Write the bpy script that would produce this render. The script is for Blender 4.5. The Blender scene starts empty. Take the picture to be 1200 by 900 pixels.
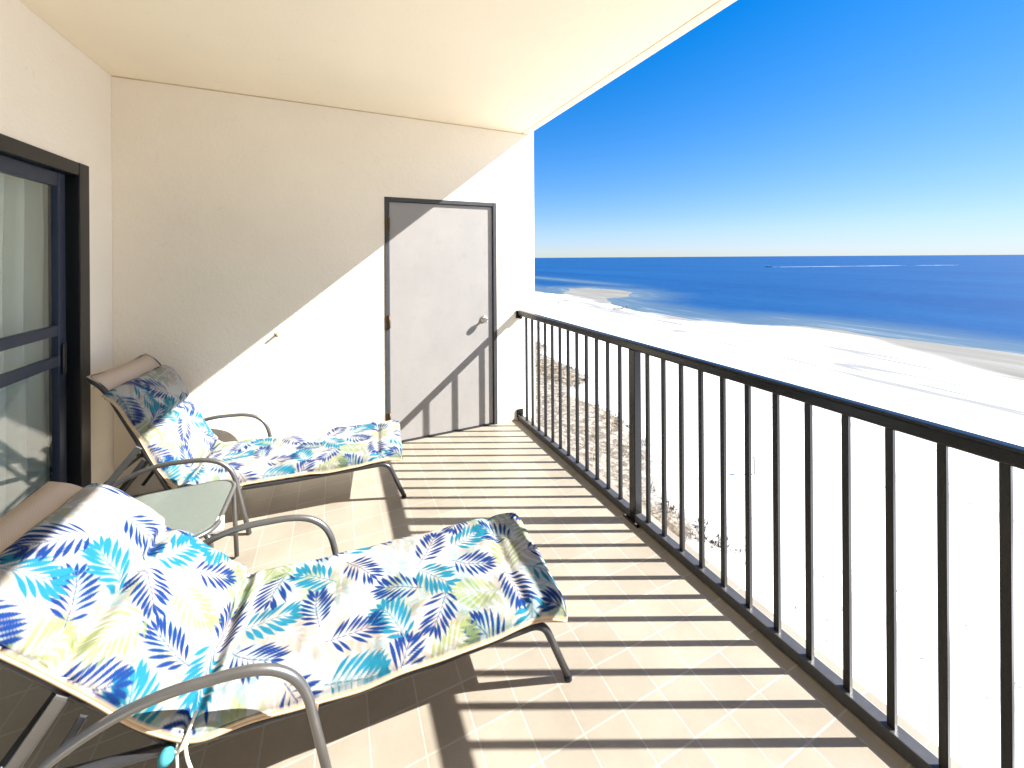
import bpy, bmesh, math, random
import numpy as np
from mathutils import Vector, Matrix

random.seed(7)
rng = np.random.default_rng(11)
S = bpy.context.scene
COL = S.collection
R = math.radians

# ------------------------------------------------------------------ camera
TH, ROLL, EYE = 0.4282, 0.0066, 1.57
cam = bpy.data.cameras.new('camera')
camo = bpy.data.objects.new('camera', cam)
COL.objects.link(camo)
cam.sensor_width = 36
cam.lens = 36 * 456.03 / 1200
cam.shift_y = -147.75 / 1200
cam.clip_start = 0.02
cam.clip_end = 120000
camo.matrix_world = (Matrix.Translation((0, 0, EYE)) @ Matrix.Rotation(-TH, 4, 'Z')
                     @ Matrix.Rotation(R(90), 4, 'X') @ Matrix.Rotation(-ROLL, 4, 'Z'))
S.camera = camo

# ------------------------------------------------------------------ sky, sun, exposure
SUN_AZ, SUN_EL = R(114.5), R(36.3)
w = bpy.data.worlds.new('World')
S.world = w
w.use_nodes = True
nt = w.node_tree
bg = nt.nodes['Background']
sky = nt.nodes.new('ShaderNodeTexSky')
sky.sky_type = 'NISHITA'
sky.sun_disc = False
sky.sun_elevation = SUN_EL
sky.sun_rotation = SUN_AZ
sky.air_density = 1.0
sky.dust_density = 0.0
sky.ozone_density = 3.0
# a soft shoulder keeps the bright band at the horizon from burning out
v1 = nt.nodes.new('ShaderNodeVectorMath')
v1.operation = 'MULTIPLY_ADD'
v1.inputs[1].default_value = (.16, .16, .16)
v1.inputs[2].default_value = (1, 1, 1)
v2 = nt.nodes.new('ShaderNodeVectorMath')
v2.operation = 'DIVIDE'
hs = nt.nodes.new('ShaderNodeHueSaturation')
hs.inputs['Saturation'].default_value = 1.72
v3 = nt.nodes.new('ShaderNodeVectorMath')
v3.operation = 'MULTIPLY'
v3.inputs[1].default_value = (.385, .452, .635)
nt.links.new(sky.outputs[0], v1.inputs[0])
nt.links.new(sky.outputs[0], v2.inputs[0])
nt.links.new(v1.outputs[0], v2.inputs[1])
nt.links.new(v2.outputs[0], hs.inputs['Color'])
nt.links.new(hs.outputs[0], v3.inputs[0])
nt.links.new(v3.outputs[0], bg.inputs[0])
bg.inputs[1].default_value = 0.085

sd = bpy.data.lights.new('sun', 'SUN')
sd.energy = 2.9
sd.angle = R(0.5)
sd.color = (1.0, 0.972, 0.93)
so = bpy.data.objects.new('sun', sd)
COL.objects.link(so)
ldir = Vector((-math.sin(SUN_AZ) * math.cos(SUN_EL), -math.cos(SUN_AZ) * math.cos(SUN_EL), -math.sin(SUN_EL)))
so.rotation_euler = ldir.to_track_quat('-Z', 'Y').to_euler()
so.location = (20, -10, 20)

S.view_settings.view_transform = 'Standard'
S.view_settings.look = 'None'
S.view_settings.gamma = 1
S.view_settings.exposure = 2.7
S.cycles.max_bounces = 12
S.cycles.diffuse_bounces = 8
S.cycles.transparent_max_bounces = 12


# ------------------------------------------------------------------ helpers
def tag(o, label=None, cat=None, group=None, kind=None):
    if label: o['label'] = label
    if cat: o['category'] = cat
    if group: o['group'] = group
    if kind: o['kind'] = kind
    return o


def empty(name, loc=(0, 0, 0), rz=0.0):
    o = bpy.data.objects.new(name, None)
    COL.objects.link(o)
    o.location = loc
    o.rotation_euler = (0, 0, rz)
    return o


class MB:
    """collects shapes in a bmesh, then links them as one mesh object"""

    def __init__(self):
        self.bm = bmesh.new()

    def box(self, x0, x1, y0, y1, z0, z1, bevel=0.0, seg=2):
        b = bmesh.new()
        bmesh.ops.create_cube(b, size=1)
        for v in b.verts:
            v.co = Vector(((x0 + x1) / 2 + v.co.x * (x1 - x0), (y0 + y1) / 2 + v.co.y * (y1 - y0),
                           (z0 + z1) / 2 + v.co.z * (z1 - z0)))
        if bevel > 0:
            bmesh.ops.bevel(b, geom=b.edges[:], offset=bevel, segments=seg, affect='EDGES', profile=0.5)
        self._add(b)
        return self

    def _add(self, b, M=None):
        if M is not None:
            bmesh.ops.transform(b, matrix=M, verts=b.verts)
        me = bpy.data.meshes.new('tmp')
        b.to_mesh(me)
        b.free()
        self.bm.from_mesh(me)
        bpy.data.meshes.remove(me)

    def bar(self, a, b_, wx, wy, up=(0, 1, 0), bevel=0.002):
        """rectangular bar from a to b_; wy is the size along `up`"""
        a, b_ = Vector(a), Vector(b_)
        d = (b_ - a)
        L = d.length
        d.normalize()
        u = Vector(up)
        u = (u - d * u.dot(d)).normalized()
        s = d.cross(u)
        b = bmesh.new()
        bmesh.ops.create_cube(b, size=1)
        for v in b.verts:
            v.co = a + d * (v.co.z + .5) * L + s * v.co.x * wx + u * v.co.y * wy
        if bevel:
            bmesh.ops.bevel(b, geom=b.edges[:], offset=bevel, segments=1, affect='EDGES')
        self._add(b)
        return self

    def tube(self, pts, r, n=12, closed=False, cap=True):
        P = [Vector(p) for p in pts]
        m = len(P)
        T = []
        for i in range(m):
            if closed:
                t = P[(i + 1) % m] - P[i - 1]
            else:
                t = P[min(i + 1, m - 1)] - P[max(i - 1, 0)]
            T.append(t.normalized())
        ref = Vector((0, 0, 1))
        if abs(T[0].dot(ref)) > .95: ref = Vector((0, 1, 0))
        u = (ref - T[0] * ref.dot(T[0])).normalized()
        rings = []
        for i in range(m):
            u = (u - T[i] * u.dot(T[i])).normalized()
            s = T[i].cross(u)
            rr = r[i] if isinstance(r, (list, tuple)) else r
            rings.append([self.bm.verts.new(P[i] + (u * math.cos(2 * math.pi * k / n) + s * math.sin(2 * math.pi * k / n)) * rr)
                          for k in range(n)])
        rng_ = range(m) if closed else range(m - 1)
        for i in rng_:
            A, B = rings[i], rings[(i + 1) % m]
            for k in range(n):
                f = self.bm.faces.new((A[k], A[(k + 1) % n], B[(k + 1) % n], B[k]))
                f.smooth = True
        if cap and not closed:
            self.bm.faces.new(rings[0][::-1])
            self.bm.faces.new(rings[-1])
        return self

    def lathe(self, prof, M=None, n=24):
        """profile of (radius, height) turned about z, then moved by M"""
        b = bmesh.new()
        rings = [[b.verts.new((r_ * math.cos(2 * math.pi * k / n), r_ * math.sin(2 * math.pi * k / n), h_)) for k in range(n)]
                 for r_, h_ in prof]
        for A, B in zip(rings, rings[1:]):
            for k in range(n):
                b.faces.new((A[k], A[(k + 1) % n], B[(k + 1) % n], B[k])).smooth = True
        b.faces.new(rings[0][::-1])
        b.faces.new(rings[-1])
        self._add(b, M)
        return self

    def build(self, name, mat, parent=None):
        bmesh.ops.recalc_face_normals(self.bm, faces=self.bm.faces[:])
        me = bpy.data.meshes.new(name)
        self.bm.to_mesh(me)
        self.bm.free()
        o = bpy.data.objects.new(name, me)
        me.materials.append(mat)
        COL.objects.link(o)
        if parent: o.parent = parent
        return o


def grid_mesh(name, V, nu, nv, mat, smooth=True, parent=None, closed_v=False):
    """V: (nu*nv,3) array, row-major in u"""
    me = bpy.data.meshes.new(name)
    ii, jj = np.meshgrid(np.arange(nu - 1), np.arange(nv if closed_v else nv - 1), indexing='ij')
    j2 = (jj + 1) % nv
    F = np.stack([ii * nv + jj, (ii + 1) * nv + jj, (ii + 1) * nv + j2, ii * nv + j2], -1).reshape(-1, 4)
    me.vertices.add(len(V))
    me.vertices.foreach_set('co', np.asarray(V, np.float32).ravel())
    me.loops.add(F.size)
    me.loops.foreach_set('vertex_index', F.ravel().astype(np.int32))
    me.polygons.add(len(F))
    me.polygons.foreach_set('loop_start', np.arange(0, F.size, 4, dtype=np.int32))
    me.update(calc_edges=True)
    me.validate()
    if smooth:
        me.polygons.foreach_set('use_smooth', np.ones(len(me.polygons), bool))
    me.materials.append(mat)
    o = bpy.data.objects.new(name, me)
    COL.objects.link(o)
    if parent: o.parent = parent
    return o


def attr(o, name, vals):
    a = o.data.attributes.new(name, 'FLOAT', 'POINT')
    a.data.foreach_set('value', np.asarray(vals, np.float32).ravel())


def fillet(pts, rad, n=7):
    """polyline with rounded corners"""
    P = [Vector(p) for p in pts]
    out = [P[0]]
    for i in range(1, len(P) - 1):
        a, b, c = P[i - 1], P[i], P[i + 1]
        rd = rad[i - 1] if isinstance(rad, (list, tuple)) else rad
        d1 = min(rd, (a - b).length * .48)
        d2 = min(rd, (c - b).length * .48)
        p, q = b + (a - b).normalized() * d1, b + (c - b).normalized() * d2
        for k in range(n + 1):
            t = k / n
            out.append(p * (1 - t) ** 2 + b * 2 * t * (1 - t) + q * t * t)
    out.append(P[-1])
    return out


# ------------------------------------------------------------------ materials
class NT:
    def __init__(self, name):
        self.m = bpy.data.materials.new(name)
        self.m.use_nodes = True
        self.t = self.m.node_tree
        self.b = self.t.nodes['Principled BSDF']
        self.out = self.t.nodes['Material Output']

    def n(self, typ, **kw):
        nd = self.t.nodes.new(typ)
        for k, v in kw.items(): setattr(nd, k, v)
        return nd

    def l(self, a, b): self.t.links.new(a, b)

    def coord(self, kind='Object'):
        return self.n('ShaderNodeTexCoord').outputs[kind]

    def mapping(self, src, scale=(1, 1, 1), loc=(0, 0, 0)):
        mp = self.n('ShaderNodeMapping')
        mp.inputs['Scale'].default_value = scale
        mp.inputs['Location'].default_value = loc
        self.l(src, mp.inputs[0])
        return mp.outputs[0]

    def noise(self, src, scale, detail=4, rough=.55):
        nd = self.n('ShaderNodeTexNoise')
        nd.inputs['Scale'].default_value = scale
        nd.inputs['Detail'].default_value = detail
        nd.inputs['Roughness'].default_value = rough
        if src is not None: self.l(src, nd.inputs['Vector'])
        return nd.outputs['Fac']

    def ramp(self, src, stops):
        nd = self.n('ShaderNodeValToRGB')
        e = nd.color_ramp.elements
        while len(e) > 1: e.remove(e[len(e) - 1])
        for i, (p, c) in enumerate(stops):
            if i == 0:
                el = e[0]
                el.position = p
            else:
                el = e.new(p)
            el.color = (*c, 1) if len(c) == 3 else c
        self.l(src, nd.inputs[0])
        return nd.outputs[0]

    def mix(self, fac, a, b, mode='MIX'):
        nd = self.n('ShaderNodeMix', data_type='RGBA', blend_type=mode)
        for sock, v in ((nd.inputs[0], fac), (nd.inputs[6], a), (nd.inputs[7], b)):
            if hasattr(v, 'is_linked'):
                self.l(v, sock)
            elif isinstance(v, (tuple, list)):
                sock.default_value = (*v, 1)
            else:
                sock.default_value = v
        return nd.outputs[2]

    def math(self, op, a, b=None):
        nd = self.n('ShaderNodeMath', operation=op)
        for i, v in enumerate((a, b)):
            if v is None: continue
            if hasattr(v, 'is_linked'):
                self.l(v, nd.inputs[i])
            else:
                nd.inputs[i].default_value = v
        return nd.outputs[0]

    def attr(self, name):
        nd = self.n('ShaderNodeAttribute', attribute_name=name)
        return nd

    def bump(self, h, strength=.3, dist=.01):
        nd = self.n('ShaderNodeBump')
        nd.inputs['Strength'].default_value = strength
        nd.inputs['Distance'].default_value = dist
        self.l(h, nd.inputs['Height'])
        self.l(nd.outputs[0], self.b.inputs['Normal'])

    def base(self, v):
        if hasattr(v, 'is_linked'):
            self.l(v, self.b.inputs['Base Color'])
        else:
            self.b.inputs['Base Color'].default_value = (*v, 1)

    def set(self, rough=None, metal=None, spec=None):
        if rough is not None: self.b.inputs['Roughness'].default_value = rough
        if metal is not None: self.b.inputs['Metallic'].default_value = metal
        if spec is not None: self.b.inputs['Specular IOR Level'].default_value = spec
        return self.m


def mat_stucco(name, c, amt=.6, scale=48, dist=.006):
    k = NT(name)
    co = k.coord()
    big = k.noise(co, 1.3, 3)
    col = k.mix(k.ramp(big, [(.3, (0, 0, 0)), (.75, (1, 1, 1))]), tuple(x * .94 for x in c), c)
    spk = k.ramp(k.noise(co, 9, 6, .75), [(.62, (1, 1, 1)), (.74, (.90, .87, .82))])
    k.base(k.mix(1.0, col, spk, 'MULTIPLY'))
    f = k.noise(co, scale, 5, .6)
    g = k.noise(co, scale * .28, 3, .5)
    k.bump(k.math('ADD', f, k.math('MULTIPLY', g, .8)), amt, dist)
    return k.set(.85, spec=.2)


def mat_simple(name, c, rough=.5, metal=0, spec=.5, var=.06, nscale=18, bump=0.0):
    k = NT(name)
    co = k.coord()
    nz = k.noise(co, nscale, 4)
    k.base(k.mix(nz, tuple(x * (1 - var * 2) for x in c), tuple(min(1, x * (1 + var * 2)) for x in c)))
    if bump: k.bump(nz, bump, .002)
    return k.set(rough, metal, spec)


M = {}
M['wall'] = mat_stucco('cream_stucco', (.89, .82, .70))
M['ceiling'] = mat_stucco('ceiling_paint', (.90, .80, .625), .2, 30)
M['caulk_shade'] = mat_simple('caulk_and_corner_shade', (.60, .47, .29), .7, 0, .2, .2, 7)
M['concrete'] = mat_stucco('slab_concrete', (.68, .58, .42), .3, 40)
M['black'] = mat_simple('black_powder_coat', (.004, .004, .0045), .24, 0, .4, .1, 60, .04)
M['litrail'] = mat_simple('sheen_lightened_rail_paint', (.05, .05, .053), .36, 0, .5, .12, 40, .04)  # black rail paint made lighter; the lit top's sky sheen is in its colour
M['balpaint'] = mat_simple('black_baluster_paint', (.010, .010, .0105), .3, 0, .35, .15, 60, .05)
M['blackframe'] = mat_simple('black_door_frame', (.006, .007, .010), .35, 0, .45, .1, 40)
M['blueframe'] = mat_simple('blue_grey_aluminium', (.02, .032, .065), .38, .3, .5, .12, 25)
M['pewter'] = mat_simple('pewter_tube', (.16, .157, .155), .34, .75, .5, .10, 14, .03)
M['darktube'] = mat_simple('dark_bronze_tube', (.05, .05, .055), .33, .5, .5, .12, 14, .03)
M['chrome'] = mat_simple('brushed_steel', (.55, .54, .52), .22, 1, .5, .05, 30)
M['hinge'] = mat_simple('weathered_hinge_metal', (.10, .065, .035), .5, .6, .5, .3, 90)
M['strap'] = mat_simple('cream_tie_tape', (.72, .66, .56), .9, 0, .1, .05, 200, .2)
M['plastic'] = mat_simple('grey_white_plastic', (.62, .62, .6), .4, 0, .5, .03)
M['knotcloth'] = mat_simple('turquoise_tie_cloth', (.05, .22, .27), .85, 0, .1, .3, 60, .2)
M['brass'] = mat_simple('dull_brass', (.33, .25, .12), .4, .9, .5, .15, 60)

# tiles
k = NT('beige_floor_tile')
co = k.coord()
mp = k.mapping(co, loc=(.161 - .0966 + 3.22 - .161 + .0, 3.22 - 1.2316, 0))
br = k.n('ShaderNodeTexBrick')
br.offset = 0
br.squash = 1
for nm, v in (('Scale', 1.0), ('Mortar Size', .0032), ('Mortar Smooth', .25), ('Bias', 0.0), ('Brick Width', .161), ('Row Height', .161)):
    br.inputs[nm].default_value = v
br.inputs['Color1'].default_value = (.274, .243, .194, 1)
br.inputs['Color2'].default_value = (.314, .279, .224, 1)
br.inputs['Mortar'].default_value = (.37, .34, .295, 1)
k.l(mp, br.inputs['Vector'])
st = k.noise(co, 3.0, 5)
stain = k.ramp(st, [(.35, (.86, .845, .82)), (.62, (1, 1, 1))])
sp = k.noise(co, 70, 3)
k.base(k.mix(1.0, k.mix(1.0, br.outputs['Color'], stain, 'MULTIPLY'), k.ramp(sp, [(.3, (.95, .95, .95)), (.7, (1, 1, 1))]), 'MULTIPLY'))
k.bump(k.math('MULTIPLY', br.outputs['Fac'], -1.0), .35, .0025)
M['tile'] = k.set(.42, spec=.4)

# door paint with faint smudges
k = NT('grey_white_door_paint')
co = k.coord()
n1 = k.noise(k.mapping(co, (1, 1, .6)), 3.2, 6, .65)
n2 = k.noise(co, 11, 5, .7)
c1 = k.ramp(n1, [(.34, (.285, .274, .265)), (.66, (.318, .302, .287))])
k.base(k.mix(1.0, c1, k.ramp(n2, [(.28, (.92, .935, .96)), (.46, (1, 1, 1))]), 'MULTIPLY'))
k.bump(n2, .08, .003)
M['door'] = k.set(.5, spec=.35)
M['doorframe'] = mat_simple('grey_painted_door_frame', (.05, .052, .058), .5, 0, .35, .08, 9, .08)

# sling mesh
k = NT('beige_sling_mesh')
co = k.coord()
wv = k.n('ShaderNodeTexChecker')
wv.inputs['Scale'].default_value = 260
k.l(co, wv.inputs[0])
k.base(k.mix(wv.outputs[1], (.50, .41, .34), (.58, .48, .40)))
M['sling'] = k.set(.8, spec=.15)

# cushion print from the cloth's own colour layer
k = NT('tropical_leaf_print')
at = k.attr('print')
co = k.coord()
wv = k.noise(co, 420, 2)
k.base(k.mix(1.0, at.outputs['Color'], k.ramp(wv, [(.2, (.93, .93, .93)), (.8, (1, 1, 1))]), 'MULTIPLY'))
k.bump(k.noise(co, 26, 3), .16, .01)
M['print'] = k.set(.85, spec=.12)

# frosted table glass
k = NT('frosted_table_glass')
co = k.coord()
k.base(k.mix(k.noise(co, 60, 3), (.185, .215, .19), (.225, .255, .225)))
k.b.inputs['Transmission Weight'].default_value = .35
k.bump(k.noise(co, 130, 2), .12, .002)
M['tableglass'] = k.set(.22, spec=.5)

# window glass: thin pane
k = NT('door_glass')
fr = k.n('ShaderNodeFresnel')
geo = k.n('ShaderNodeNewGeometry')
k.l(k.math('ADD', k.math('MULTIPLY', geo.outputs['Backfacing'], 1 / 1.5 - 1.5), 1.5), fr.inputs[0])
tr = k.n('ShaderNodeBsdfTransparent')
tr.inputs[0].default_value = (.96, .98, .97, 1)
gl = k.n('ShaderNodeBsdfGlossy')
gl.inputs['Roughness'].default_value = .02
mx = k.n('ShaderNodeMixShader')
k.l(k.math('ADD', k.math('MULTIPLY', fr.outputs[0], 1.0), .015), mx.inputs[0])
k.l(tr.outputs[0], mx.inputs[1])
k.l(gl.outputs[0], mx.inputs[2])
k.l(mx.outputs[0], k.out.inputs[0])
M['glass'] = k.m

k = NT('sheer_curtain_cloth')
co = k.coord()
k.base(k.mix(k.noise(k.mapping(co, (1, 14, .3)), 3, 3), (.84, .86, .80), (.91, .92, .88)))
k.b.inputs['Subsurface Weight'].default_value = 0
tl = k.n('ShaderNodeBsdfTranslucent')
tl.inputs[0].default_value = (.74, .78, .68, 1)
mx = k.n('ShaderNodeMixShader')
mx.inputs[0].default_value = .5
k.l(k.b.outputs[0], mx.inputs[1])
k.l(tl.outputs[0], mx.inputs[2])
k.l(mx.outputs[0], k.out.inputs[0])
M['curtain'] = k.set(.9, spec=.1)
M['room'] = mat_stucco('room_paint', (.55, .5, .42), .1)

# sand
k = NT('white_beach_sand')
co = k.coord()
wet = k.attr('wet').outputs['Fac']
dune = k.attr('dune').outputs['Fac']
n1 = k.noise(k.mapping(co, (.05, .012, 1)), 1.0, 5, .6)
n2 = k.noise(co, .9, 6, .65)
n3 = k.noise(k.mapping(co, (.16, .02, 1)), 1.0, 6, .6)
dry = k.mix(n1, (.74, .73, .71), (.82, .81, .79))
strk = k.ramp(k.noise(k.mapping(co, (.11, .009, 1)), 1.0, 4, .5), [(.52, (0, 0, 0)), (.58, (1, 1, 1)), (.61, (1, 1, 1)), (.67, (0, 0, 0))])
dry = k.mix(strk, dry, (.205, .202, .196))
pock = k.ramp(k.noise(co, 1.7, 7, .72), [(.60, (0, 0, 0)), (.66, (1, 1, 1))])
dry = k.mix(pock, dry, (.13, .124, .113))
duneC = k.ramp(k.noise(co, 1.6, 8, .75), [(.40, (.38, .34, .27)), (.50, (.15, .11, .06)), (.58, (.058, .038, .016))])
c = k.mix(k.math('MULTIPLY', dune, .9), dry, duneC)
wetC = k.ramp(n3, [(.3, (.135, .128, .11)), (.7, (.215, .208, .19))])
c = k.mix(wet, c, wetC)
k.base(c)
k.bump(n2, .5, .15)
M['sand'] = k.set(.9, spec=.1)

# sea
k = NT('sea_water')
co = k.coord()
sh = k.attr('shallow').outputs['Fac']
fo = k.attr('foam').outputs['Fac']
n1 = k.noise(k.mapping(co, (.02, .0035, 1)), 1.0, 6, .6)
n2 = k.noise(k.mapping(co, (.004, .0006, 1)), 1.0, 5, .6)
n3 = k.noise(k.mapping(co, (.5, .16, 1)), 1.0, 6, .65)
deep = k.mix(n2, (.0016, .033, .122), (.003, .046, .150))
deep = k.mix(k.ramp(n1, [(.38, (0, 0, 0)), (.68, (.6, .6, .6))]), deep, (.007, .067, .180))
deep = k.mix(k.ramp(n3, [(.45, (0, 0, 0)), (.75, (.5, .5, .5))]), deep, (.018, .080, .175))
shC = k.mix(n1, (.030, .085, .15), (.115, .14, .138))
c = k.mix(k.math('MULTIPLY', sh, .95), deep, shC)
fm = k.math('MULTIPLY', fo, k.ramp(k.noise(k.mapping(co, (.35, .05, 1)), 1.0, 6, .6), [(.48, (0, 0, 0)), (.68, (.75, .75, .75))]))
c = k.mix(k.math('MULTIPLY', fm, .45), c, (.40, .42, .42))
k.base(c)
k.bump(n3, .35, .4)
M['sea'] = k.set(.5, spec=.06)
M['foam'] = mat_simple('wake_foam', (.75, .8, .84), .8, 0, .2, .05, .05)

# ------------------------------------------------------------------ the place outside
G = EYE - 22.0                     # beach level
DRY = np.array([(-120, 700), (95, 700), (112, 330), (118.2, 222), (121.4, 194), (124, 176), (116, 150), (110.5, 125), (109, 98),
                (117, 84), (126, 69.5), (126, 56), (119, 42), (108, 28), (96, 14), (84, -10), (72, -60), (60, -400), (-120, -400)], float)
LAND = np.array([(-120, 700), (110, 700), (122, 330), (120, 225), (123, 196), (136, 214), (152, 236), (166, 232), (172, 205),
                 (166, 188), (150, 170), (131, 172), (122, 152), (114, 125), (113, 98), (121, 84), (135, 75), (139, 66), (137, 56), (136, 43),
                 (137, 31), (137, 0), (136, -60), (130, -400), (-120, -400)], float)


def sdist(P, poly):
    """signed distance to a polygon, positive inside"""
    best = np.full(len(P), 1e12)
    inside = np.zeros(len(P), bool)
    n = len(poly)
    for i in range(n):
        a, b = poly[i], poly[(i + 1) % n]
        d = b - a
        t = np.clip(((P - a) @ d) / (d @ d), 0, 1)
        q = a + t[:, None] * d
        best = np.minimum(best, ((P - q) ** 2).sum(1))
        cond = (a[1] > P[:, 1]) != (b[1] > P[:, 1])
        with np.errstate(divide='ignore', invalid='ignore'):
            xi = a[0] + (P[:, 1] - a[1]) * d[0] / np.where(d[1] == 0, 1e-9, d[1])
        inside ^= cond & (P[:, 0] < xi)
    return np.where(inside, 1, -1) * np.sqrt(best)


def smooth(x, a, b):
    t = np.clip((x - a) / (b - a), 0, 1)
    return t * t * (3 - 2 * t)


def vnoise(x, y, f, seed=0):
    g = np.random.default_rng(seed).random((64, 64))
    X, Y = x * f, y * f
    i, j = np.floor(X).astype(int), np.floor(Y).astype(int)
    u, v = X - i, Y - j
    u, v = u * u * (3 - 2 * u), v * v * (3 - 2 * v)
    a, b, c_, d = g[i % 64, j % 64], g[(i + 1) % 64, j % 64], g[i % 64, (j + 1) % 64], g[(i + 1) % 64, (j + 1) % 64]
    return a * (1 - u) * (1 - v) + b * u * (1 - v) + c_ * (1 - u) * v + d * u * v


def dune_mask(x, y):
    edge = 24.0 + (y - 10) * .305 + (vnoise(x, y, .12, 5) - .5) * 7
    m = smooth(edge - x, -1.0, 2.0) * smooth(y + (vnoise(x, y, .25, 6) - .5) * 6, 17.5, 22.0)
    return m


gx = np.concatenate([np.arange(-110, 60, 2.5), np.arange(60, 205, 2.0)])
gy = np.concatenate([np.arange(-380, -40, 10.0), np.arange(-40, 340, 2.5), np.arange(340, 690, 12.0)])
XX, YY = np.meshgrid(gx, gy, indexing='ij')
P2 = np.stack([XX.ravel(), YY.ravel()], 1)
dl = sdist(P2, LAND) + (vnoise(P2[:, 0], P2[:, 1], .09, 1) - .5) * 5
dd = sdist(P2, DRY) + (vnoise(P2[:, 0], P2[:, 1], .07, 2) - .5) * 6
dm = dune_mask(P2[:, 0], P2[:, 1])
z = G + np.where(dl > 0, np.minimum(dl * .012, .35), np.maximum(dl * .05, -2.5))
z += np.clip(dd, 0, 30) * .006 + (vnoise(P2[:, 0], P2[:, 1], .05, 3) - .5) * .3 * smooth(dd, 5, 40)
z += dm * (vnoise(P2[:, 0], P2[:, 1], .22, 4) * .9)
o = grid_mesh('beach', np.stack([P2[:, 0], P2[:, 1], z], 1), len(gx), len(gy), M['sand'])
attr(o, 'wet', 1 - smooth(dd, -5, 3))
attr(o, 'dune', dm)
tag(o, kind='structure')

far = [300, 340, 400, 480, 600, 800, 1100, 1500, 2200, 3500, 6000, 12000, 30000, 90000]
sx = np.concatenate([np.arange(60, 210, 2.5), np.arange(210, 300, 6), far])
sy = np.concatenate([-np.array([30000, 6000, 2000, 800, 400]), np.arange(-300, -40, 15), np.arange(-40, 330, 3), np.arange(330, 700, 12), [760, 900, 1200, 1800, 3000, 6000, 14000, 40000, 90000]])
XX, YY = np.meshgrid(sx, sy, indexing='ij')
P2 = np.stack([XX.ravel(), YY.ravel()], 1)
ds = -sdist(P2, LAND) + (vnoise(P2[:, 0], P2[:, 1], .06, 8) - .5) * 8
o = grid_mesh('sea', np.stack([P2[:, 0], P2[:, 1], np.full(len(P2), G)], 1), len(sx), len(sy), M['sea'])
bar2 = np.exp(-((P2[:, 0] - 205) / 14) ** 2) * smooth(P2[:, 1], 190, 300) * .85
attr(o, 'shallow', np.maximum((1 - smooth(ds, -2, 42)), bar2))
attr(o, 'foam', np.clip(np.exp(-((ds - 2) / 3.0) ** 2) + .6 * np.exp(-((ds - 12) / 2.2) ** 2) + .5 * np.exp(-((P2[:, 0] - 205) / 5) ** 2) * smooth(P2[:, 1], 180, 260), 0, 1))
tag(o, kind='structure')

# dune grass: dry tufts nobody could count
def grass_mesh():
    V, F, C = [], [], []
    n = 0
    tries = 0
    while n < 4200 and tries < 60000:
        tries += 1
        x, y = random.uniform(6, 62), random.uniform(4, 112)
        if dune_mask(np.array([x]), np.array([y]))[0] < .5: continue
        if vnoise(np.array([x]), np.array([y]), .35, 9)[0] < .42 + .25 * random.random(): continue
        n += 1
        s = random.uniform(.18, .5) if random.random() < .8 else random.uniform(.6, 1.1)
        tone = random.random()
        zc = G + .3 + vnoise(np.array([x]), np.array([y]), .22, 4)[0] * .8 - .05
        for q in range(20):
            a = random.uniform(0, 6.283)
            rr = random.uniform(.0, s * .8)
            bx, by = x + rr * math.cos(a), y + rr * math.sin(a)
            h_ = s * random.uniform(.5, 1.1)
            lx, ly = random.uniform(-.5, .5) * h_, random.uniform(-.5, .5) * h_
            wd = random.uniform(.015, .04)
            i0 = len(V)
            V += [(bx - wd * math.sin(a), by + wd * math.cos(a), zc), (bx + wd * math.sin(a), by - wd * math.cos(a), zc), (bx + lx, by + ly, zc + h_)]
            F.append((i0, i0 + 1, i0 + 2))
            C += [tone] * 3
    me = bpy.data.meshes.new('dune_grass')
    me.from_pydata(V, [], F)
    k = NT('dry_dune_grass')
    k.base(k.ramp(k.attr('tone').outputs['Fac'], [(0, (0.085, 0.048, 0.018)), (.35, (0.12, 0.082, 0.032)), (.7, (0.055, 0.055, 0.018)), (1, (0.10, 0.08, 0.038))]))
    me.materials.append(k.set(.9, spec=.1))
    o = bpy.data.objects.new('dune_grass', me)
    COL.objects.link(o)
    attr(o, 'tone', C)
    return o


tag(grass_mesh(), 'dry brown and olive grass scattered over the dune below', 'grass', kind='stuff')


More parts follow.
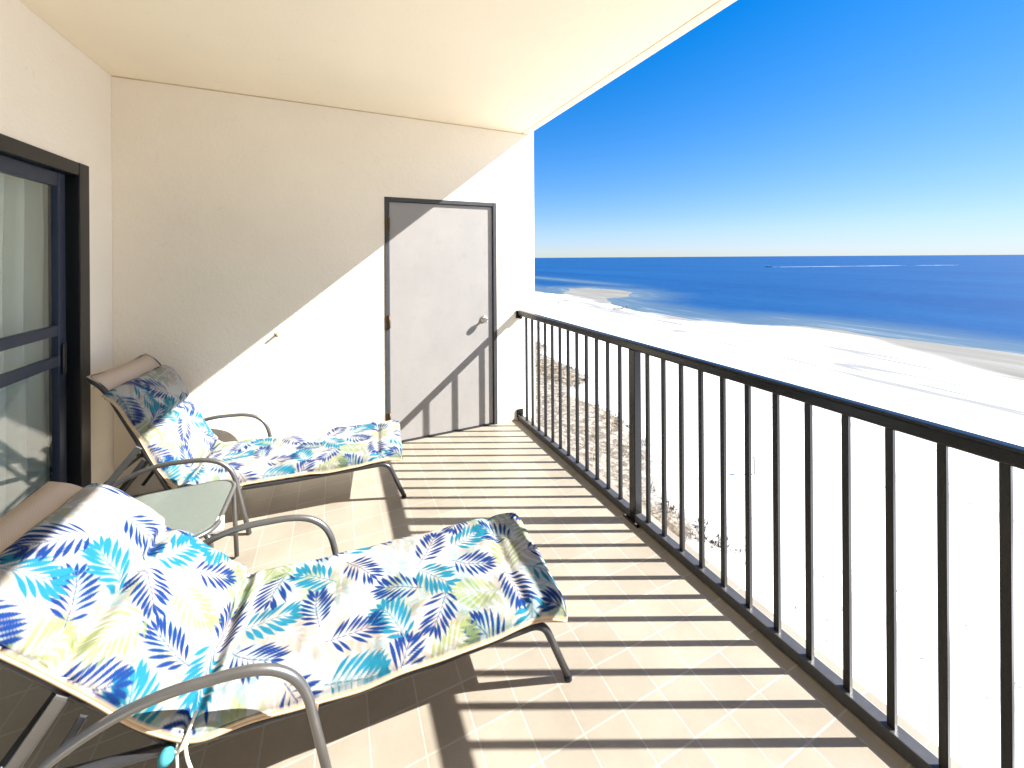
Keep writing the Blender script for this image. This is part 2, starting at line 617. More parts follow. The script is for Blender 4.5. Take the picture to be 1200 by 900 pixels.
# tiny people on the sand
def person(x, y, shirt, label, lean=0.0, hgt=1.72):
    root = empty('person', (x, y, G + .5), random.uniform(0, 6.28))
    tag(root, label, 'person', 'people far off on the beach')
    s = hgt / 1.72
    V = [(0, 0, .95), (0, .01, 1.15), (0, .01, 1.38), (0, .02, 1.48), (0, .03, 1.60), (0, .03, 1.70),
         (.10, 0, .90), (.12, .10, .48), (.13, .02, .05), (.13, .12, .02), (-.10, 0, .90), (-.12, -.08, .48), (-.13, -.2, .06), (-.13, -.1, .02),
         (.19, 0, 1.40), (.26, -.05, 1.14), (.25, .06, .92), (-.19, 0, 1.40), (-.26, .05, 1.14), (-.25, .14, .94)]
    E_ = [(0, 1), (1, 2), (2, 3), (3, 4), (4, 5), (0, 6), (6, 7), (7, 8), (8, 9), (0, 10), (10, 11), (11, 12), (12, 13), (2, 14), (14, 15), (15, 16), (2, 17), (17, 18), (18, 19)]
    rad = [.15, .14, .17, .06, .105, .07, .095, .065, .042, .035, .095, .065, .042, .035, .06, .045, .034, .06, .045, .034]
    me = bpy.data.meshes.new('body')
    me.from_pydata([tuple(c * s for c in v) for v in V], E_, [])
    o = bpy.data.objects.new('body', me)
    COL.objects.link(o)
    bm_ = bmesh.new()
    bm_.from_mesh(me)
    lay = bm_.verts.layers.skin.verify()
    bm_.verts.ensure_lookup_table()
    for v, r_ in zip(bm_.verts, rad): v[lay].radius = (r_ * s, r_ * s)
    bm_.verts[0][lay].use_root = True
    bm_.to_mesh(me)
    bm_.free()
    o.modifiers.new('skin', 'SKIN')
    o.modifiers.new('sub', 'SUBSURF').render_levels = 1
    dg = bpy.context.evaluated_depsgraph_get()
    me2 = bpy.data.meshes.new_from_object(o.evaluated_get(dg))
    o.modifiers.clear()
    o.data = me2
    me2.materials.clear()
    kk = NT('person_clothes')
    sx_ = kk.n('ShaderNodeSeparateXYZ')
    kk.l(kk.coord(), sx_.inputs[0])
    zz = kk.math('DIVIDE', sx_.outputs[2], 1.75)
    kk.base(kk.ramp(zz, [(0, (.35, .2, .13)), (.26, (.35, .2, .13)), (.30, (.06, .07, .12)), (.52, (.06, .07, .12)), (.55, shirt), (.83, shirt), (.86, (.35, .2, .13)), (.955, (.06, .04, .03))]))
    me2.materials.append(kk.set(.8))
    o.parent = root
    return root


person(90.6, 155.4, (.08, .08, .10), 'tiny person in a dark top walking on the white sand, left of the pair')
person(92.6, 152.0, (.16, .15, .17), 'tiny person in a grey top walking on the white sand, right of the pair')
person(108.6, 125.2, (.35, .12, .10), 'tiny person in a red top standing by driftwood near the water')

# a low piece of driftwood by the waterline
mb = MB()
mb.tube(fillet([(-2.2, .1, .12), (-.6, -.1, .26), (.9, .1, .3), (2.1, .05, .75)], .5), [.10] * 1 + [.2] * 8 + [.18] * 8 + [.07], 8) if False else \
    mb.tube(fillet([(-2.2, .1, .12), (-.6, -.1, .26), (.9, .1, .3), (2.1, .05, .75)], .5), .16, 8)
mb.tube([(.6, .1, .3), (1.2, -.3, .8), (1.5, -.5, 1.15)], .08, 8)
o = mb.build('driftwood', mat_simple('weathered_wood', (.20, .14, .09), .9, 0, .2, .2, 4))
o.location = (106.3, 127.5, G + .5)
o.rotation_euler = (0, 0, R(-35))
tag(o, 'low brown driftwood log lying on the sand near the waterline', 'driftwood')

# a thin stake in the sand
root = empty('marker_stake', (37.5, 25.0, G + .55))
tag(root, 'thin grey stake standing alone in the white sand beyond the railing', 'stake')
MB().tube([(0, 0, -.3), (.01, 0, .9), (.0, .02, 1.75)], .075, 8).build('pole', mat_simple('grey_stake_wood', (.34, .31, .26), .8), root)
MB().box(-.12, .12, -.08, .08, 1.5, 1.74, .01).build('cap', mat_simple('grey_stake_cap', (.32, .31, .30), .7), root)

# a boat far out and its wake
root = empty('motor_boat', (798, 501, G), R(-60))
tag(root, 'tiny dark motor boat far out on the blue sea', 'boat')
mb = MB()
b = mb.bm
sec = [(-5, 1.5, .0, 1.2), (-2, 1.7, -.1, 1.2), (2, 1.5, .0, 1.35), (4.5, .7, .3, 1.6), (5.8, .05, 1.2, 1.8)]
rings = []
for x_, hw, z0, z1 in sec:
    rings.append([b.verts.new((x_, -hw, z1)), b.verts.new((x_, -hw * .75, (z0 + z1) / 2)), b.verts.new((x_, 0, z0)), b.verts.new((x_, hw * .75, (z0 + z1) / 2)), b.verts.new((x_, hw, z1))])
for A, B in zip(rings, rings[1:]):
    for q in range(5):
        b.faces.new((A[q], A[(q + 1) % 5], B[(q + 1) % 5], B[q]))
b.faces.new(rings[0])
b.faces.new(rings[-1][::-1])
mb.build('hull', mat_simple('dark_hull_paint', (.03, .05, .10), .4), root)
MB().box(-1.6, 1.4, -.9, .9, 1.25, 2.7, .15).build('cabin', mat_simple('white_cabin_paint', (.6, .6, .6), .4), root)
n = 60
u = np.linspace(0, 1, n)
for nm, A, B_, ww, sd_ in (('wake', (805, 495), (1120, 408), 5.0, 1), ('wake', (1135, 404), (1235, 366), 4.0, 2)):
    A, B_ = np.array(A, float), np.array(B_, float)
    d = (B_ - A) / np.linalg.norm(B_ - A)
    pn = np.array([-d[1], d[0]])
    wd = ww * (.35 + .65 * vnoise(u * 30, u * 0, 1.0, 20 + sd_)) * np.minimum(1, 6 * np.minimum(u + .03, 1 - u + .02))
    c_ = A + u[:, None] * (B_ - A) + pn * (vnoise(u * 9, u * 0, 1.0, 30 + sd_)[:, None] - .5) * 5
    Vv = np.stack([np.concatenate([c_ - pn * wd[:, None], np.full((n, 1), G + .12)], 1), np.concatenate([c_ + pn * wd[:, None], np.full((n, 1), G + .12)], 1)], 1).reshape(-1, 3)
    tag(grid_mesh(nm, Vv, n, 2, M['foam']), kind='structure')

# ------------------------------------------------------------------ balcony structure
XL, XE, XS, YB, ZC = -1.3252, 1.802, 1.745, 3.4128, 2.7844
YN = -2.3
mb = MB()
mb.box(-4.2, XS, YN, YB + .25, -.2, 0)
tag(mb.build('floor', M['tile']), kind='structure')
mb = MB()
# soffit with a drip groove cut along the outer edge
mb.box(-2.4, 1.664, YN, YB + .25, ZC, ZC + .2)  # cut short over the room to let daylight down onto the curtain
mb.box(1.664, 1.676, YN, YB + .25, ZC + .012, ZC + .2)
mb.box(1.676, XS, YN, YB + .25, ZC, ZC + .2)
tag(mb.build('ceiling', M['ceiling']), kind='structure')
# the tower below the balcony
mb = MB()
mb.box(-14, 1.3, -14, 22, G - .5, -.206)
for fl in range(1, 7):
    zt = -.2 - fl * 2.98
    mb.box(1.303, XS, -13.5, 21.5, zt - .2, zt, .01)
tower = mb.build('apartment_tower', M['concrete'])
tag(tower, 'cream apartment tower below the balcony floor', 'building')

# end wall with the door opening
DX0, DX1, DZ = .3835, 1.3969, 2.0912
mb = MB()
mb.box(XL - .25, DX0, YB, YB + .2, 0.002, ZC - .002)
mb.box(DX1, XE, YB, YB + .2, 0.002, ZC - .002)
mb.box(DX0, DX1, YB, YB + .2, DZ, ZC - .002)
mb.box(XS + .003, XE, YB + .0, YB + .2, -.2, .002)
mb.box(XS + .003, XE, YB + .0, YB + .2, ZC - .002, ZC + .2)
w1 = mb.build('end_wall', M['wall'])
tag(w1, 'cream stucco wall at the end of the balcony round the grey door', 'wall')
mb = MB()
mb.box(XL + .006, XS - .02, YB - .005, YB + .001, ZC - .007, ZC - .0005, .002)  # brown joint line whose dark tone also stands in for corner shade
mb.build('caulk_shade_bead', M['caulk_shade'], w1)
# facade wall with the sliding door opening
FY0, FY1, FZ = .55, 3.127, 2.128
mb = MB()
mb.box(XL - .14, XL, FY1, YB - .002, .002, ZC - .002)
mb.box(XL - .14, XL, YN, FY0, .002, ZC - .002)
mb.box(XL - .14, XL, FY0, FY1, FZ, ZC - .002)
w2 = mb.build('facade_wall', M['wall'])
tag(w2, 'cream painted wall along the left round the black sliding glass door', 'wall')
# matching partition added unseen behind the camera to bounce light into the balcony
mb = MB()
mb.box(XL - .2, XE, YN - .2, YN, .002, ZC - .002)
tag(mb.build('bounce_partition', M['wall']), 'unseen cream stucco wall added at the near end of the balcony for bounce light', 'wall')

# room behind the glass; back left open so sky lights the curtain
mb = MB()
mb.box(-4.2, -4.1, YN, YB + .25, .003, .35)
mb.box(-4.1, XL - .16, YB + .15, YB + .245, .003, ZC - .003)
mb.box(-4.1, XL - .16, YN, YN + .1, .003, ZC - .003)
tag(mb.build('room', M['room']), kind='structure')

# ---- grey door
door = empty('metal_door', ((DX0 + DX1) / 2, YB, 0))
tag(door, 'closed grey white metal door with a round knob in the end wall', 'door')
cx = (DX0 + DX1) / 2
hw = (DX1 - DX0) / 2
FW = .036
mb = MB()
mb.box(-hw, -hw + FW, -.006, .12, .002, DZ, .004)
mb.box(hw - FW, hw, -.006, .12, .002, DZ, .004)
mb.box(-hw + FW, hw - FW, -.004, .12, DZ - FW, DZ - .001, .004)
# stop rebate
mb.box(-hw + FW, -hw + FW + .012, .095, .12, .002, DZ - FW)
mb.box(hw - FW - .012, hw - FW, .095, .12, .002, DZ - FW)
mb.build('door_frame', M['doorframe'], door)
REC = .016
pan = MB().box(-hw + FW + .004, hw - FW - .004, REC, REC + .044, .012, DZ - FW - .004, .002).build('door_panel', M['door'], door)
mb = MB()
mb.box(-hw + FW, hw - FW, .0, .12, .0015, .010, .003)
mb.build('threshold', M['darktube'], door)
KX, KZ = 1.268 - cx, 1.0
Mk = Matrix.Translation((KX, REC, KZ)) @ Matrix.Rotation(R(90), 4, 'X')
mb = MB()
mb.lathe([(.033, 0), (.033, .004), (.028, .009), (.012, .011), (.011, .034), (.020, .040), (.0265, .050), (.027, .060), (.022, .068), (.010, .071)], Mk)
kn = mb.build('knob', M['chrome'], door)
for hz in (1.86, 1.04, .22):
    mb = MB()
    mb.tube([(-hw + FW - .002, -.010, hz - .055), (-hw + FW - .002, -.010, hz + .055)], .009, 10)
    mb.box(-hw + FW - .028, -hw + FW + .003, -.009, -.0065, hz - .052, hz + .052)
    mb.build('hinge', M['hinge'], door)

# ---- sliding glass door
sl = empty('sliding_door', (XL, (FY0 + FY1) / 2, 0))
tag(sl, 'black framed sliding glass door in the left wall', 'door')
ly = lambda y: y - (FY0 + FY1) / 2
mb = MB()
mb.box(-.12, .012, ly(3.03), ly(FY1), .002, FZ, .004)
mb.box(-.12, .012, ly(FY0), ly(FY0 + .09), .002, FZ, .004)
mb.box(-.12, .010, ly(FY0 + .09), ly(3.03), FZ - .075, FZ - .001, .004)
mb.box(-.12, .010, ly(FY0 + .09), ly(3.03), .002, .05, .004)
mb.build('door_frame', M['blackframe'], sl)


def sash(y0, y1, x, bars, parent):
    mb = MB()
    mb.box(x - .015, x + .015, ly(y1 - .062), ly(y1), .052, FZ - .078, .003)
    mb.box(x - .015, x + .015, ly(y0), ly(y0 + .062), .052, FZ - .078, .003)
    mb.box(x - .014, x + .014, ly(y0 + .062), ly(y1 - .062), FZ - .155, FZ - .079, .003)
    mb.box(x - .014, x + .014, ly(y0 + .062), ly(y1 - .062), .053, .14, .003)
    for zz in bars:
        mb.box(x - .012, x + .014, ly(y0 + .062), ly(y1 - .062), zz - .028, zz + .028, .003)
    s_ = mb.build('sash', M['blueframe'], parent)
    MB().box(x - .006, x, ly(y0 + .055), ly(y1 - .055), .13, FZ - .145).build('glass', M['glass'], s_)
    return s_


sash(1.82, 2.99, -.045, (1.195, 1.03), sl)
sash(.68, 1.90, -.085, (), sl)
mb = MB()
mb.box(-.028, -.020, ly(2.945), ly(2.975), .95, 1.12, .004)
mb.build('door_handle', M['blackframe'], sl)

# curtain hanging inside
n = 220
yy = np.linspace(1.0, 3.395, n)
fold = .035 * np.sin(yy * 42 + 1.5 * np.sin(yy * 9)) + .015 * np.sin(yy * 91)
rows = np.linspace(.06, 2.2, 14)
V = []
for zz in rows:
    f = fold * (1.15 - .25 * zz / 2.2)
    V.append(np.stack([XL - .17 + f, yy + .01 * np.sin(zz * 5 + yy * 6), np.full(n, zz)], 1))
V = np.stack(V, 0).reshape(-1, 3)
o = grid_mesh('curtain', V, len(rows), n, M['curtain'])
sm = o.modifiers.new('thick', 'SOLIDIFY')
sm.thickness = .003
tag(o, 'pale grey green curtain hanging in folds behind the sliding glass', 'curtain')

# small metal stub on the end wall
root = empty('wall_stub', (-.393, YB, 1.008))
tag(root, 'small metal stub with a white washer on the sunlit end wall', 'wall fitting')
Mw = Matrix.Rotation(R(90), 4, 'X')
MB().lathe([(.022, -.002), (.022, .003), (.016, .006)], Mw, 16).build('washer', M['plastic'], root)
mb = MB()
mb.tube(fillet([(0, .002, 0), (0, -.020, 0), (-.013, -.026, -.012)], .008), .010, 10)
mb.build('stub', M['brass'], root)

# ------------------------------------------------------------------ railing
rail = empty('balcony_railing', (1.628, .6, 0))
tag(rail, 'black metal railing with square balusters along the open side of the balcony', 'railing')
RX, RY0, RY1 = 0.0, YN - .6 + .004, YB - .6 - .004
mb = MB()
mb.box(-.026, .026, RY0, RY1, 1.015, 1.0656, .012, 4)
mb.build('top_rail', M['black'], rail)
mb = MB()
mb.box(-.026, .022, RY0, RY1, .006, .052, .003)
mb.build('bottom_rail', M['litrail'], rail)
SP = .119
posts = [12, 25, 38]
kmax = int((3.2655 - YN - .1) / SP)
bal = MB().box(-.0102, .0102, -.0102, .0102, .05, 1.02, .002, 1).build('baluster', M['balpaint'], rail)
bal.location = (0, 3.2655 - .0102 - .6, 0)
pst = MB().box(-.026, .026, -.0255, .0255, .0, 1.02, .003, 2).box(-.045, .045, -.06, .06, .0005, .010, .002).build('post', M['black'], rail)
pst.location = (0, 3.2655 - .0255 - 12 * SP - .6, 0)
for kk in range(1, kmax + 1):
    if kk == 12: continue
    src = pst if kk in posts else bal
    c_ = src.copy()
    COL.objects.link(c_)
    c_.parent = rail
    c_.location = (0, 3.2655 - (.0255 if kk in posts else .0102) - kk * SP - .6, 0)
for zz in (1.03, .075):
    mb = MB()
    mb.box(-.035, .035, RY1 - .008, RY1 + .002, zz - .045, zz + .03, .003)
    mb.box(-.012, .012, RY1 - .05, RY1 - .008, zz - .045, zz - .02, .003)
    mb.tube([(-.022, RY1 - .016, zz - .03), (-.022, RY1 - .007, zz - .03)], .007, 8)
    mb.build('wall_bracket', M['black'], rail)
for kk in (12, 25):
    yb = 3.2655 - .0255 - kk * SP - .6
    for dy in (-.045, .045):
        MB().lathe([(.009, .010), (.009, .018), (.005, .020)], Matrix.Translation((-.036, yb + dy, 0)), 8).build('anchor_bolt', M['chrome'], rail)

# ------------------------------------------------------------------ loungers
HW, AW, RZ = .262, .33, .25      # half width between side rails, between arms, rail height


def back_dirs(a):
    d = Vector((-math.cos(a), 0, math.sin(a)))
    a2 = a - R(27)
    return d, Vector((-math.cos(a2), 0, math.sin(a2)))


def lounger(name, loc, rz, ang, foot, label):
    root = empty(name, loc, rz)
    tag(root, label, 'lounge chair', 'sling lounge chairs on the balcony')
    d1, d2 = back_dirs(ang)
    P0 = Vector((-.01, 0, RZ + .005))
    P1 = P0 + d1 * .70
    P2 = P1 + d2 * .095
    for s in (-1, 1):
        y = s * HW
        MB().tube(fillet([(-.42, y, RZ + .045), (-.1, y, RZ + .012), (.4, y, RZ - .020), (foot, y, RZ - .006), (foot + .10, y, .013)], [.2, .3, .055, .1]), .0135, 12).build('side_rail', M['darktube'], root)
        MB().tube([(foot + .0985, y, .016), (foot + .101, y, .0005)], .0155, 10).build('foot_cap', M['blackframe'], root)
    mb = MB()
    pts = []
    for s in (-1, 1):
        y = s * HW
        seq = [P0 + Vector((0, y, 0)), P1 + Vector((0, y, 0)), P2 + Vector((0, y, 0))]
        pts += seq if s < 0 else seq[::-1]
    mid = (P2 + d2 * -.012 + Vector((0, 0, -.018)))
    pts = pts[:3] + [mid] + pts[3:]
    mb.tube(fillet(pts, [.10, .04, .3, .04, .10]), .0125, 12)
    mb.build('back_frame', M['darktube'], root)
    for xx, zz in ((.55, RZ - .012), (-.40, RZ + .045)):
        MB().tube([(xx, -HW, zz), (xx, HW, zz)], .010, 10).build('cross_bar', M['darktube'], root)
    for s in (-1, 1):
        y = s * AW
        MB().tube(fillet([(.378, y, .001), (.30, y, .385), (.20, y, .462), (-.06, y, .468), (-.24, y, .395), (-.41, y, .245)], [.08, .10, .10, .14], 8), .0125, 14).build('armrest', M['pewter'], root)
        for xb, zb in ((.325, RZ), (-.36, RZ + .045)):
            MB().tube([(xb, s * HW, zb), (xb, s * AW, zb)], .008, 8).build('spacer', M['chrome'], root)
        MB().tube([(.62, s * (HW - .01), RZ - .03), (.62, s * (HW - .01), RZ - .008)], .009, 8).build('bolt', M['chrome'], root)
        y2 = s * (HW + .022)
        A = P0 + d1 * .33 + Vector((0, y2, 0))
        B_ = Vector((-.56, y2, .004))
        mb = MB()
        mb.bar(A, B_, .028, .010)
        p_ = mb.build('prop_leg', M['pewter'], root)
        A2 = P0 + d1 * .26 + Vector((0, y2 + s * .014, 0))
        MB().bar(A2, (-.41, y2 + s * .014, .08), .016, .006).build('brace', M['darktube'], root)
        c_ = A.lerp(B_, .42)
        mb = MB()
        mb.bar(c_ + Vector((.03, s * .010, .05)), c_ + Vector((-.012, s * .010, -.065)), .055, .004)
        mb.tube([c_ + Vector((.015, -.016, 0)), c_ + Vector((.015, .016, 0))], .010, 8)
        mb.tube([c_ + Vector((-.006, -.016, -.05)), c_ + Vector((-.006, .016, -.05))], .008, 8)
        mb.build('ratchet', M['chrome'], p_)
    path = [Vector((foot - .01, 0, RZ + .006)), Vector((.5, 0, RZ - .008)), Vector((.05, 0, RZ)), P0 + d1 * .05, P0 + d1 * .35 + Vector((.008, 0, -.008)), P1, P2 + d2 * -.004]
    pp = fillet(path, [.2, .2, .05, .1, .10])
    nv = 9
    V = []
    for p in pp:
        for j in range(nv):
            t = j / (nv - 1) * 2 - 1
            sag = -.012 * (1 - t * t)
            V.append((p.x, t * (HW + .006), p.z + .012 + sag))
    o = grid_mesh('sling', np.array(V), len(pp), nv, M['sling'], parent=root)
    sm = o.modifiers.new('thick', 'SOLIDIFY')
    sm.thickness = .003
    return root


# ---- printed cloth
BGC = np.array((.345, .34, .325))
INK = {'navy': (.0036, .0235, .113), 'turq': (.0085, .118, .178), 'lime': (.142, .185, .041), 'beige': (.245, .204, .160), 'aqua': (.155, .24, .25), 'green': (.07, .13, .018)}


def raster(nu, nv, L, W):
    """leaf print on an nu x nv sampling of a cloth L long and W wide"""
    C = np.tile(BGC, (nu, nv, 1)).astype(float)
    du, dv = L / (nu - 1), W / (nv - 1)
    aa = max(du, .0022)

    def lens(px, py, ang, ln, wd, ink, alpha=1.0, blunt=.75):
        ca, sa = math.cos(ang), math.sin(ang)
        qx, qy = px + ca * ln, py + sa * ln
        i0 = max(0, int((min(px, qx) - wd * 1.5) / du)); i1 = min(nu, int((max(px, qx) + wd * 1.5) / du) + 2)
        j0 = max(0, int((min(py, qy) - wd * 1.5) / dv)); j1 = min(nv, int((max(py, qy) + wd * 1.5) / dv) + 2)
        if i1 <= i0 or j1 <= j0: return
        U, Vv = np.meshgrid(np.arange(i0, i1) * du - px, np.arange(j0, j1) * dv - py, indexing='ij')
        a = (U * ca + Vv * sa) / ln
        b = np.abs(-U * sa + Vv * ca)
        prof = wd * np.sin(np.pi * np.clip(a, 0, 1) ** blunt)
        m = np.clip((prof - b) / aa + .5, 0, 1) * ((a > 0) & (a < 1)) * alpha
        C[i0:i1, j0:j1] = C[i0:i1, j0:j1] * (1 - m[..., None]) + np.array(INK[ink]) * m[..., None]

    def frond(px, py, ang, ln, ink, curve, rs, alpha=1.0, fat=1.0, npair=7):
        x, y, a = px, py, ang
        st_ = ln / npair
        for i_ in range(npair):
            t = (i_ + .5) / npair
            lens(x, y, a, st_ * 1.15, .0016, ink, alpha)
            x += st_ * math.cos(a)
            y += st_ * math.sin(a)
            a += curve / npair
            ll = ln * (.60 * math.sin(math.pi * (.22 + .60 * t)) + .03) * rs.uniform(.85, 1.12)
            for sgn in (-1, 1):
                if rs.random() < .04: continue
                spread = R(58) - R(30) * t + rs.uniform(-.06, .06)
                lens(x, y, a + sgn * spread, ll, ln * .047 * fat * rs.uniform(.85, 1.12), ink, alpha, 1.3)
        lens(x, y, a, ln * .34, ln * .048 * fat, ink, alpha, 1.1)

    CU, CV = .146, .148
    nuq, nvq = int(L / CU) + 3, int(W / CV) + 3
    oth = ['turq', 'lime', 'turq', None]
    angs = [.35, 2.0, -.9, 3.6, 1.2, -2.1, 2.9]
    for lay in (0, 1):
        for iu in range(-1, nuq):
            for iv in range(-1, nvq):
                qi = (iu * 2 + iv * 3) % 7
                rs = random.Random(qi * 131 + lay * 17 + (iv % 3) * 7)
                u0 = iu * CU + rs.uniform(-.012, .012)
                v0 = iv * CV - .01 + rs.uniform(-.012, .012)
                a_ = angs[qi] + rs.uniform(-.3, .3)
                if lay == 0:
                    ink = ('aqua', 'beige', 'lime', 'aqua', 'beige')[qi % 5]
                    frond(u0 + .02, v0 + .03, a_ + 1.3, .185, ink, rs.uniform(-.4, .4), rs, alpha=.6, fat=1.3, npair=6)
                else:
                    ink = 'navy' if (iu + iv) % 2 == 0 else oth[(iu + 2 * iv) % 4 if False else ((iu - iv) // 2 + iv) % 4]
                    if ink is None: continue
                    ln = .142 if ink == 'navy' else .150
                    frond(u0 - .6 * ln * math.cos(a_), v0 - .6 * ln * math.sin(a_), a_, ln, ink, rs.uniform(-.35, .35), rs,
                          alpha=.7 if ink == 'lime' else 1.0, fat=1.1 if ink == 'turq' else .92, npair=8)
    return C


def cushion(loc, rz, ang, foot, step, label, seed, width=.28, end_drop=.018, back_len=.62):
    root = empty('lounge_cushion', loc, rz)
    tag(root, label, 'cushion', 'leaf print lounge cushions')
    d1, d2 = back_dirs(ang)
    P0 = Vector((-.01, 0, RZ + .005))
    base = RZ + .012
    pts = [Vector((foot + .085, 0, base - end_drop)), Vector((foot + .03, 0, base + .002)), Vector((.5, 0, base - .010)), Vector((.03, 0, base - .002)),
           P0 + d1 * .1 + Vector((math.sin(ang) * .012, 0, math.cos(ang) * .012)), P0 + d1 * back_len + Vector((math.sin(ang) * .012, 0, math.cos(ang) * .012)),
           P0 + d1 * back_len + d2 * .06 + Vector((0, 0, .012))]
    pp = fillet(pts, [.05, .3, .05, .07, .06], 12)
    A = np.array([(p.x, p.z) for p in pp])
    seg = np.concatenate([[0], np.cumsum(np.hypot(*np.diff(A, axis=0).T))])
    L = seg[-1]
    nu = int(L / step) + 1
    u = np.linspace(0, L, nu)
    cxx, czz = np.interp(u, seg, A[:, 0]), np.interp(u, seg, A[:, 1])
    kr = max(3, int(.03 / step))
    kern = np.ones(kr) / kr
    sm = lambda a: np.convolve(np.pad(a, kr, mode='edge'), kern, mode='same')[kr:-kr]
    tx, tz = np.gradient(sm(cxx)), np.gradient(sm(czz))
    ln = np.hypot(tx, tz)
    nx, nz = tz / ln, -tx / ln            # the path runs foot to head, so the normal points up
    ucr = np.interp(0.0, A[::-1, 0][:], seg[::-1]) if False else u[np.argmin(np.abs(cxx - .0) + np.abs(czz - base) * .5)]
    seams = [foot * 0 + (foot - .04 - 0) * 0 + .15, ucr, ucr + .37]
    W = 2 * width
    nv = int(W / step) + 1
    T = .060
    # columns spaced evenly along the puffed section, so the rounded edges get their share
    vf = np.linspace(-width, width, 6001)
    pf = T * .8 * (.38 + .62 * np.sqrt(1 - (1 - np.clip((width - np.abs(vf)) / .045, 0, 1)) ** 2))
    af = np.concatenate([[0], np.cumsum(np.hypot(np.diff(vf), np.diff(pf)))])
    nv = int(af[-1] / step) + 1
    v = np.interp(np.linspace(0, af[-1], nv), af, vf)
    dip = np.ones(nu)
    for s_ in seams: dip *= 1 - (.22 if s_ < .2 else .6) * np.exp(-((u - s_) / .020) ** 2)
    endr = np.clip(np.minimum(u / .03, (L - u) / .03), 0, 1)
    dip *= .25 + .75 * np.sqrt(1 - (1 - endr) ** 2)
    vr = np.clip((width - np.abs(v)) / .045, 0, 1)
    edge = .38 + .62 * np.sqrt(1 - (1 - vr) ** 2)
    U2, V2 = np.meshgrid(u, v, indexing='ij')
    wr = (vnoise(U2 * 1.0 + seed, V2 + 3, 16, seed) - .5) * .012 + (vnoise(U2 + seed, V2 * .6, 42, seed + 1) - .5) * .003
    tt = T * dip[:, None] * edge[None, :] + wr * edge[None, :] * .9
    # puckers running into the seams near the edges
    for s_ in seams:
        tt += -(.0015 if s_ < .2 else .004) * np.exp(-((U2 - s_) / .05) ** 2) * np.cos(V2 * 95) * 1.0
    vw = v[None, :] * (1 + .012 * np.sin(u * 9 + seed))[:, None] * (1 - .02 * np.exp(-((u[:, None] - seams[1]) / .03) ** 2))
    X = cxx[:, None] + nx[:, None] * tt
    Z = czz[:, None] + nz[:, None] * tt
    top = np.stack([X, vw, Z], -1)
    # underside: a few columns closing the loop
    bc = np.array([1.0, 1.012, 1.0, .96, .4, -.4, -.96, -1.0, -1.012, -1.0])
    bt = np.array([.30, .16, .04, 0, 0, 0, 0, .04, .16, .30]) * T
    sag = (vnoise(u * 1.0 + seed, u * 0, 7, seed + 4) - .5) * .018
    bx = cxx[:, None] + nx[:, None] * bt[None, :]
    bz = czz[:, None] + nz[:, None] * bt[None, :] + np.where(np.abs(bc) > .9, sag[:, None], 0)
    bv = bc[None, :] * width * (1 + .012 * np.sin(u * 9 + seed))[:, None]
    bot = np.stack([bx, bv, bz], -1)
    allv = np.concatenate([top, bot], 1)
    nvt = allv.shape[1]
    # end caps by collapsing the first and last ring
    c0, c1 = allv[:1].copy(), allv[-1:].copy()
    c0[:] = allv[0].mean(0) * .0 + np.concatenate([[cxx[0] - .0], [0], [czz[0]]])
    c0[..., 1] = allv[0][:, 1]
    c0[..., 0] += 0
    c1[:] = np.array([cxx[-1], 0, czz[-1]])
    c1[..., 1] = allv[-1][:, 1]
    allv = np.concatenate([c0, allv, c1], 0)
    # the cloth is measured along its puffed surface, so the print does not stretch over the edges
    prof = T * .8 * edge
    arc = np.concatenate([[0], np.cumsum(np.hypot(np.diff(v), np.diff(prof)))])
    nvr = int(arc[-1] / step) + 1
    C = raster(nu, nvr, L, arc[-1])[:, np.clip(np.round(arc / step).astype(int), 0, nvr - 1)]
    piping = np.array((.66, .50, .33))
    edgeband = np.concatenate([[C[:, -1:, :]], [np.broadcast_to(piping, (nu, 8, 3)) * 1.0], [C[:, :1, :]]], 2)[0] if False else np.concatenate([C[:, -1:, :], np.tile(piping, (nu, 8, 1)), C[:, :1, :]], 1)
    Ct = np.concatenate([C, edgeband], 1)
    Ct = np.concatenate([Ct[:1], Ct, Ct[-1:]], 0)
    o = grid_mesh('pad', allv.reshape(-1, 3), nu + 2, nvt, M['print'], parent=root, closed_v=True)
    ca = o.data.color_attributes.new('print', 'FLOAT_COLOR', 'POINT')
    ca.data.foreach_set('color', np.concatenate([Ct, np.ones(Ct.shape[:2] + (1,))], 2).astype(np.float32).ravel())
    # piping cord along both long lower edges
    mb = MB()
    for s in (0, -1):
        q = 1 if s == 0 else -2
        idx = np.arange(0, nu, max(1, int(.02 / step)))
        col = 2 if s == 0 else 7
        mb.tube([tuple(bot[i_, col]) for i_ in idx], .006, 6)
    mb.build('piping', mat_simple('tan_piping', (.58, .42, .26), .85, 0, .1, .1, 40), root)
    return root, (cxx, czz, nx, nz, u, ucr)


NEAR, NRZ, NANG, NFOOT = (-.355, 1.600, 0), R(-5.0), R(45.5), 1.065
FAR_, FRZ, FANG, FFOOT = (-.790, 3.025, 0), R(-6.5), R(65), 1.135
lounger('lounge_chair', NEAR, NRZ, NANG, NFOOT, 'pewter sling lounge chair in the foreground, its back reclined low')
lounger('lounge_chair', FAR_, FRZ, FANG, FFOOT, 'pewter sling lounge chair by the end wall, its back raised steeply')
cu, info = cushion(NEAR, NRZ, NANG, NFOOT, .0030, 'long leaf print cushion on the foreground lounge chair', 3, width=.280)
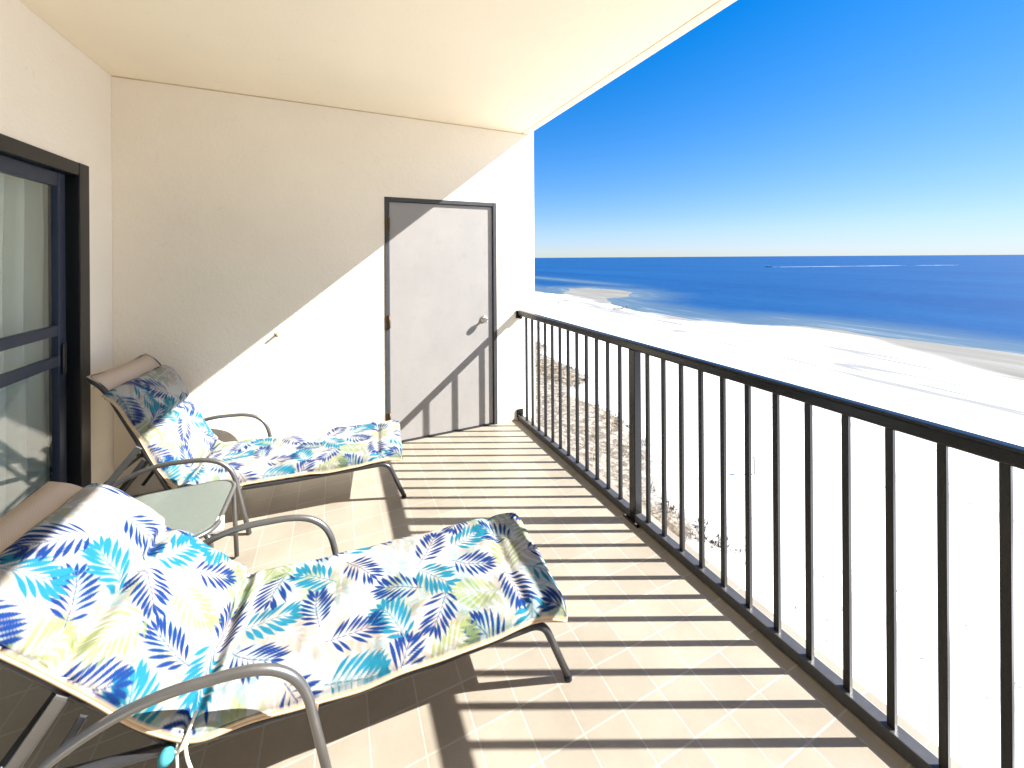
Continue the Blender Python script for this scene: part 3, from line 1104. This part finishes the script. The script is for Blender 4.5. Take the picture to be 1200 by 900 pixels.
# tie tapes knotted round the near rail at the crease
for pts in ([(.0, -.275, .305), (-.012, -.285, .27), (-.004, -.29, .21), (-.03, -.30, .12)], [(.015, -.275, .31), (.008, -.29, .265), (.03, -.30, .20), (.075, -.31, .145)],
            [(.03, -.27, .34), (.012, -.288, .295), (-.006, -.29, .26)], [(-.03, -.275, .27), (-.005, -.292, .262), (.025, -.28, .28)]):
    MB().tube(fillet(pts, .03, 4), .0042, 6).build('tie', M['strap'], cu)
mb = MB()
mb.lathe([(.004, -.02), (.017, -.012), (.021, 0), (.016, .012), (.004, .018)], Matrix.Translation((-.03, -.288, .262)) @ Matrix.Rotation(R(70), 4, 'Y'), 10)
mb.build('knot', M['knotcloth'], cu)
cu2, info2 = cushion(FAR_, FRZ, FANG, FFOOT, .0045, 'long leaf print cushion on the raised lounge chair by the end wall', 17, end_drop=.012, back_len=.60, width=.272)
d1, d2 = back_dirs(FANG)
tp = Vector((-.01, 0, RZ)) + d1 * .62 + d2 * .03
mb = MB()
mb.tube(fillet([(tp.x + .03, -.12, tp.z + .02), (tp.x - .03, -.13, tp.z + .045), (tp.x - .09, -.14, tp.z + .095), (tp.x - .12, -.145, tp.z + .03)], .03, 4), .0045, 6)
mb.build('tie', M['strap'], cu2)

# ------------------------------------------------------------------ side table
tb = empty('side_table', (-.712, 2.275, 0))
tag(tb, 'small frosted glass table with grey tube legs between the two lounge chairs', 'table')
TWD, TR, TZ = .235, .10, .405


def rrect(hwid, rad, z_, n=8):
    out = []
    for cx_, cy_, a0 in ((hwid - rad, hwid - rad, 0), (-hwid + rad, hwid - rad, 90), (-hwid + rad, -hwid + rad, 180), (hwid - rad, -hwid + rad, 270)):
        for q in range(n + 1):
            a = R(a0 + 90 * q / n)
            out.append((cx_ + rad * math.cos(a), cy_ + rad * math.sin(a), z_))
    return out


mb = MB()
b = mb.bm
o1 = [b.verts.new(p) for p in rrect(TWD - .008, TR, TZ + .006)]
o2 = [b.verts.new(p) for p in rrect(TWD - .008, TR, TZ)]
b.faces.new(o1)
b.faces.new(o2[::-1])
for i in range(len(o1)): b.faces.new((o1[i], o2[i], o2[(i + 1) % len(o1)], o1[(i + 1) % len(o1)]))
mb.build('tabletop', M['tableglass'], tb)
mb = MB().tube(rrect(TWD, TR, TZ - .006), .011, 10, closed=True)
mb.build('rim', M['pewter'], tb)
for sx_, sy_ in ((1, 1), (1, -1), (-1, 1), (-1, -1)):
    a = TWD - TR * .29
    MB().tube(fillet([(sx_ * (a - .06), sy_ * (a - .06), TZ - .022), (sx_ * (a + .012), sy_ * (a + .006), TZ - .016), (sx_ * (a + .03), sy_ * (a - .015), .012)], .05), .0105, 10).build('leg', M['pewter'], tb)
MB().box(TWD - .03, TWD + .016, -.145, -.115, TZ - .05, TZ + .004, .004).build('clip', M['plastic'], tb)
